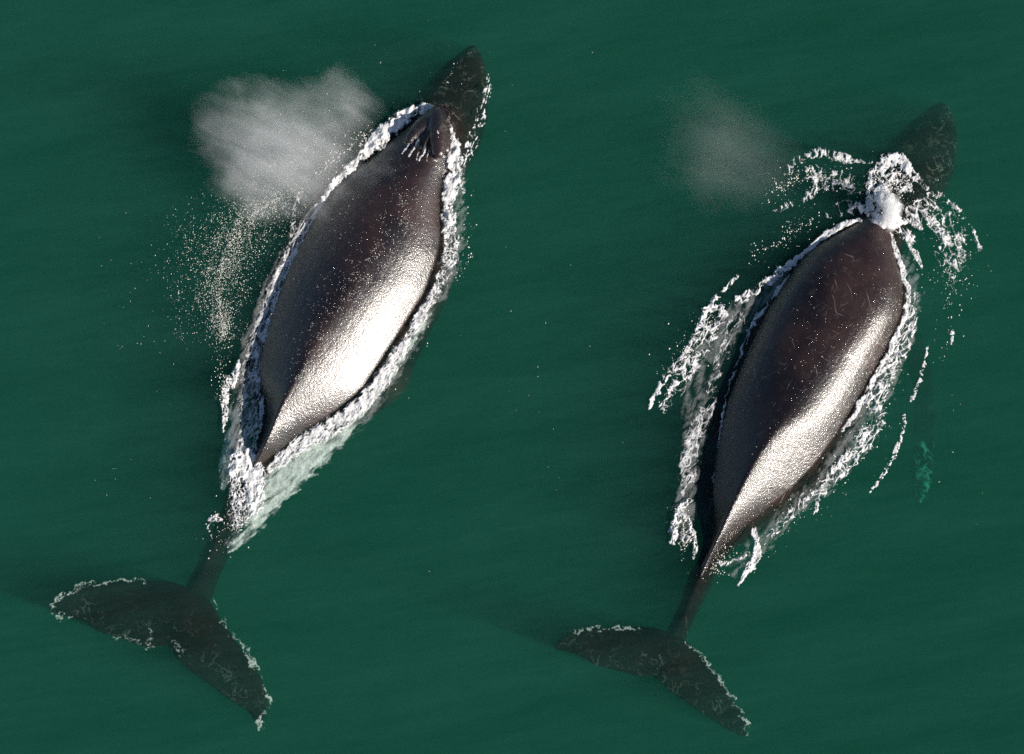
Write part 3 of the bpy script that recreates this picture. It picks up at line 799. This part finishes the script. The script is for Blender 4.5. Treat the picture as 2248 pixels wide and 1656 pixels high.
foam('foam_lace', 'scattered foam scraps fanning out left of the spray burst', 'foam', [
    [(1722, 392, 12, .78), (1738, 360, 12, .78), (1775, 340, 13, .82), (1815, 336, 15, .85), (1850, 345, 12, .8), (1880, 354, 5, .7), (1920, 354, 4, .8)],
    [(1760, 385, 28, .62), (1800, 390, 34, .72), (1845, 400, 32, .72), (1885, 410, 24, .72)], [(1705, 462, 10, .7), (1745, 445, 12, .75), (1780, 425, 12, .7), (1800, 410, 12, .7)],
    [(1815, 475, 10, .6), (1850, 455, 22, .65), (1890, 460, 20, .75)]],
    amp=0.05, kind='lace', scale=17, ang=65, ratio=1.4, seed=203, gap=1.1, cover=0.5)
foam('foam_lace', 'wide fan of foam scraps right of the spray burst', 'foam', [
    [(2040, 425, 6, .75), (2080, 440, 8, .75), (2110, 468, 8, .75), (2135, 505, 8, .75), (2150, 545, 6, .7)],
    [(2010, 430, 26, .72), (2045, 470, 32, .72), (2085, 510, 40, .74), (2100, 555, 40, .72), (2085, 600, 30, .6)],
    [(2000, 460, 20, .8), (2010, 480, 22, .8)], [(2058, 550, 8, .85), (2062, 585, 6, .8)]],
    amp=0.05, kind='lace', scale=17, ang=60, ratio=1.5, seed=204, gap=1.1, cover=0.5)
foam('foam_lace', 'radial foam streaks between the spray burst and the scratched shoulder', 'foam', [
    [(1975, 500, 14, .8), (1998, 525, 14, .8), (2012, 560, 12, .8), (2020, 585, 9, .75)], [(1992, 480, 14, .75), (2020, 500, 12, .65)]],
    amp=0.05, kind='lace', scale=13, ang=58, ratio=2.4, seed=205, gap=0.95, cover=0.4)
foam('foam_trail', 'bright ridge of foam along the shaded shoulder of the scratched whale', 'foam', [
    [(1888, 484, 6, 1), (1858, 492, 8, 1), (1822, 512, 9, .95), (1785, 538, 8, .95), (1760, 562, 8, .95), (1740, 578, 8, .9), (1712, 596, 11, .8), (1686, 612, 9, .75)]],
    amp=0.09, kind='lace', scale=8, ang=-38, ratio=1.6, seed=206, gap=0.7)
foam('foam_lace', 'outer crest of broken foam thrown far left of the scratched whale', 'foam', [
    [(1712, 600, 11, .75), (1680, 625, 12, .78), (1640, 648, 14, .78), (1622, 662, 14, .75)], [(1618, 606, 7, .75), (1590, 632, 7, .75), (1560, 668, 9, .8), (1545, 695, 10, .85), (1530, 735, 10, .8), (1505, 780, 10, .8), (1475, 812, 11, .85), (1455, 838, 10, .85), (1436, 868, 9, .85), (1426, 895, 7, .8)],
    [(1575, 690, 28, .68), (1545, 745, 28, .72), (1515, 795, 28, .72), (1485, 850, 26, .66), (1460, 890, 20, .55)]],
    amp=0.05, kind='lace', scale=15, ang=-58, ratio=1.4, seed=207, gap=0.98, cover=0.4)
foam('foam_trail', 'bluish shaded foam between the outer crest and the scratched flank', 'foam', [
    [(1740, 598, 6, .85), (1715, 632, 9, .85), (1690, 665, 10, .85), (1660, 700, 10, .8), (1640, 735, 6, .75), (1622, 790, 4, .75), (1600, 850, 3, .75), (1585, 920, 3, .8), (1575, 990, 3, .75), (1566, 1060, 3, .7)],
    [(1620, 700, 24, .6), (1590, 760, 22, .6), (1575, 820, 18, .55), (1560, 880, 20, .6), (1540, 930, 26, .75), (1520, 975, 26, .78), (1510, 1020, 24, .78), (1508, 1060, 20, .75), (1505, 1100, 16, .7)]],
    amp=0.025, kind='lace', scale=12, ang=-64, ratio=2.2, seed=208, gap=1.0, cover=0.6)
foam('splash', 'tangled froth left of the second tail stock', 'splash', [
    [(1512, 1100, 9, .85), (1494, 1118, 12, .9), (1482, 1150, 12, .85), (1476, 1190, 9, .85)], [(1498, 1130, 9, .85), (1518, 1160, 8, .85), (1530, 1200, 7, .8), (1522, 1222, 5, .8)], [(1505, 1180, 20, .62)] * 2],
    amp=0.09, kind='lace', scale=8, ang=-60, ratio=1.3, seed=209, gap=0.85)
foam('foam_trail', 'thin white foam line hugging the sunny scratched flank', 'foam', [
    [(1945, 510, 8, .95), (1966, 550, 8, .95), (1982, 600, 7, 1), (1991, 640, 8, 1), (1994, 662, 9, 1), (1984, 700, 7, .95), (1968, 738, 8, .9), (1945, 785, 8, .9), (1922, 826, 9, .9), (1900, 868, 9, .9), (1878, 905, 7, .85), (1850, 945, 5, .85)]],
    amp=0.06, kind='dense', scale=7, seed=210)
foam('foam_lace', 'web of foam trailing off the sunny scratched flank', 'foam', [
    [(2005, 650, 16, .7), (2000, 700, 20, .72), (1985, 750, 22, .72), (1960, 800, 24, .75), (1935, 850, 24, .8), (1915, 888, 24, .85), (1930, 910, 18, .7)],
    [(1925, 930, 26, .62), (1900, 965, 30, .72), (1870, 1005, 26, .78), (1838, 1035, 22, .85), (1815, 1060, 20, .8), (1795, 1095, 12, .75), (1788, 1125, 5, .7)],
    [(1780, 1080, 14, .7), (1750, 1115, 14, .68), (1720, 1145, 12, .68), (1690, 1178, 10, .68)]],
    amp=0.05, kind='lace', scale=14, ang=-50, ratio=1.5, seed=211, gap=1.05, cover=0.45)
foam('foam_trail', 'solid foam streak pointing down from the second tail stock', 'foam', [
    [(1652, 1162, 9, .85), (1662, 1190, 9, .9), (1664, 1215, 12, 1), (1650, 1240, 11, .95), (1632, 1265, 8, .9), (1616, 1285, 3, .85)], [(1580, 1240, 7, .7), (1610, 1228, 5, .75), (1635, 1222, 4, .7)]],
    amp=0.07, kind='lace', scale=7, ang=-60, ratio=1.6, seed=212, gap=0.7)
foam('foam_line', 'upper thin glinting crest line right of the scratched whale', 'foam', [
    [(2038, 762, 3.25, 1.25), (2030, 800, 5.2, 1.25), (2020, 830, 6.5, 1.25), (2010, 855, 5.85, 1.25), (2000, 880, 3.9, 1.25)], [(2092, 725, 4.55, 1.25), (2088, 755, 3.9, 1.25)]],
    amp=0.03, kind='flecks', scale=7, fuzz=0.4, seed=213, warp=4)
foam('foam_line', 'lower thin glinting crest line right of the scratched whale', 'foam', [
    [(1986, 915, 5.2, 1.25), (1982, 945, 5.85, 1.25), (1970, 985, 5.85, 1.25), (1952, 1020, 5.85, 1.25), (1932, 1052, 5.2, 1.25), (1908, 1084, 3.25, 1.25)]],
    amp=0.03, kind='flecks', scale=7, fuzz=0.4, seed=214, warp=4)
foam('foam_rim', 'thin whitish rim of froth around the smaller pair of flukes', 'foam', [
    [(1262, 1382, 4, .6), (1295, 1377, 5, .75), (1315, 1376, 4, .7), (1340, 1380, 4, .7), (1372, 1376, 6, .75), (1410, 1377, 3, .6)],
    [(1506, 1405, 4, .6), (1522, 1425, 5, .75), (1545, 1445, 6, .8), (1570, 1475, 6, .8), (1590, 1503, 6, .8), (1612, 1540, 6, .85), (1634, 1574, 6, .85), (1644, 1586, 5, .8), (1640, 1612, 3, .7)]],
    z=-0.14, amp=0.015, kind='lace', scale=11, seed=215, res=1.0, warp=12, gap=1.05, cover=0.7, mat=M_BUB)
drops('spray', 'drops flung around the spray burst and the scratched whale', [
    ([(1700, 420, 40), (1760, 380, 40), (1860, 400, 40)], 260, 0.02, 0.5), ([(1800, 470, 40), (1700, 540, 40), (1640, 560, 30)], 130, 0.02, 0.3),
    ([(2030, 440, 50), (2100, 540, 60), (2090, 640, 50)], 330, 0.02, 0.5), ([(1950, 460, 70), (1960, 400, 50)], 260, 0.1, 0.7),
    ([(1560, 700, 50), (1480, 820, 50)], 260, 0.01, 0.25), ([(2000, 640, 30), (1960, 820, 40), (1880, 980, 50), (1760, 1120, 40), (1640, 1240, 30)], 420, 0.01, 0.25),
    ([(1500, 1120, 30), (1500, 1200, 30)], 150, 0.01, 0.25), ([(2080, 650, 30), (2090, 740, 30), (2050, 800, 20)], 40, 0.01, 0.15), ([(1600, 1200, 30), (1560, 1260, 30)], 130, 0.01, 0.1)],
    seed=23, size=(0.004, 0.016))

# ------------------------------------------------------------------ blown mist: real volumes over the water
def mist(name, label, puffs, dens, seed, lo, hi, stretch, ero=0.9):
    ctr = np.mean([P(p[0], p[1], p[4]) for p in puffs], axis=0)
    mn = np.min([P(p[0] - p[2] * 1.7 - 60, p[1] + p[3] * 1.7 + 60, p[4] - p[5] * 1.4) for p in puffs], axis=0)
    mx = np.max([P(p[0] + p[2] * 1.7 + 60, p[1] - p[3] * 1.7 - 60, p[4] + p[5] * 1.5) for p in puffs], axis=0)
    mn[2] = max(mn[2], 0.06)
    mn -= ctr; mx -= ctr
    v = [(x, y, z) for x in (mn[0], mx[0]) for y in (mn[1], mx[1]) for z in (mn[2], mx[2])]
    f = [(0, 1, 3, 2), (4, 6, 7, 5), (0, 4, 5, 1), (2, 3, 7, 6), (0, 2, 6, 4), (1, 5, 7, 3)]
    k = NT(name + '_vapour')
    tc = k.n('ShaderNodeTexCoord').outputs['Object']
    nz = k.n('ShaderNodeTexNoise', None, Vector=k.coords('Object', (1, 1, 1), (0, 0, 0), (seed, 0, 0)), Scale=0.8, Detail=4.0).outputs[1]
    off = k.n('ShaderNodeVectorMath', {'operation': 'SUBTRACT'}, _0=nz, _1=(0.5, 0.5, 0.5)).outputs[0]
    wv = k.n('ShaderNodeVectorMath', {'operation': 'MULTIPLY_ADD'}, _0=off, _1=(1.7, 1.7, 0.6), _2=tc).outputs[0]
    tot = None
    for (px, py, rx, ry, z, rz, wgt) in puffs:
        c = P(px, py, z) - ctr
        sx = 18.9 / PW
        a = k.n('ShaderNodeVectorMath', {'operation': 'SUBTRACT'}, _0=wv, _1=tuple(c)).outputs[0]
        a = k.n('ShaderNodeVectorMath', {'operation': 'MULTIPLY'}, _0=a, _1=(1 / (rx * sx), 1 / (ry * sx), 1 / rz)).outputs[0]
        l = k.n('ShaderNodeVectorMath', {'operation': 'LENGTH'}, _0=a).outputs['Value']
        g = k.math('MULTIPLY', k.math('POWER', k.ramp(l, 0.0, 1.75, 1, 0, True), 2.6), wgt)
        tot = g if tot is None else k.math('ADD', tot, g)
    wc = k.coords('Object', stretch, (0, 0, radians(28)), (seed * 3.0, 0, 0))
    wisp = k.noise(wc, 1.4, 6, 0.66, 0.4)
    d = k.math('MAXIMUM', 0.0, k.math('SUBTRACT', tot, k.ramp(wisp, lo, hi, ero, 0.0)))
    d = k.math('MULTIPLY', k.math('MULTIPLY', d, k.ramp(wisp, 0.3, 0.7, 0.35, 1.0)), dens)
    pv = k.n('ShaderNodeVolumePrincipled', None, Color=(0.97, 0.97, 0.98, 1), Density=d, Anisotropy=-0.2)
    k.link(pv.outputs[0], k.out.inputs['Volume'])
    me = bpy.data.meshes.new(name); me.from_pydata(v, [], f); me.materials.append(k.m)
    o = bpy.data.objects.new(name, me); COL.objects.link(o); o.location = ctr
    return tag(o, label, 'mist', 'stuff')

mist('blow_mist', 'dense grey cloud of breath drifting left of the bare blowhole', [
    (650, 315, 180, 140, 0.62, 0.5, 1.0), (575, 350, 150, 130, 0.55, 0.45, .8), (545, 250, 140, 100, 0.65, 0.45, .5), (745, 235, 110, 100, 0.65, 0.45, .55),
    (725, 360, 120, 90, 0.65, 0.45, .7), (620, 430, 140, 110, 0.5, 0.4, .6), (850, 388, 80, 40, 0.80, 0.3, .25)], 1.3, 1.0, 0.28, 0.72, (0.7, 1.9, 1.0), 0.28)
mist('blow_mist', 'faint thinning breath haze left of the spray burst', [
    (1590, 330, 190, 130, 0.6, 0.5, 1.0), (1660, 410, 150, 100, 0.55, 0.45, .8), (1530, 250, 140, 110, 0.7, 0.45, .4)], 0.17, 2.0, 0.25, 0.75, (0.5, 1.5, 1.0), 0.25)
mist('blow_mist', 'small bright white puff bursting straight out of the second blowhole', [
    (1945, 440, 34, 42, 0.42, 0.34, 1.0), (1940, 475, 36, 30, 0.36, 0.28, 1.0)], 14.0, 3.0, 0.25, 0.7, (2.0, 1.2, 1.0), 0.35)
drops('surface_flecks', 'sparse pale flecks and short streaks of froth drifting on the open water', [
    ([(1180, 500, 160), (1150, 800, 200), (1220, 1100, 200)], 22, 0.0, 0.002), ([(300, 500, 150), (330, 800, 140), (250, 1050, 150)], 40, 0.0, 0.002),
    ([(700, 120, 250), (1300, 150, 250)], 12, 0.0, 0.002), ([(2120, 750, 70), (2050, 1150, 120)], 10, 0.0, 0.002)], seed=24, size=(0.002, 0.005), stretch=(1.0, 9.0), ang=68)
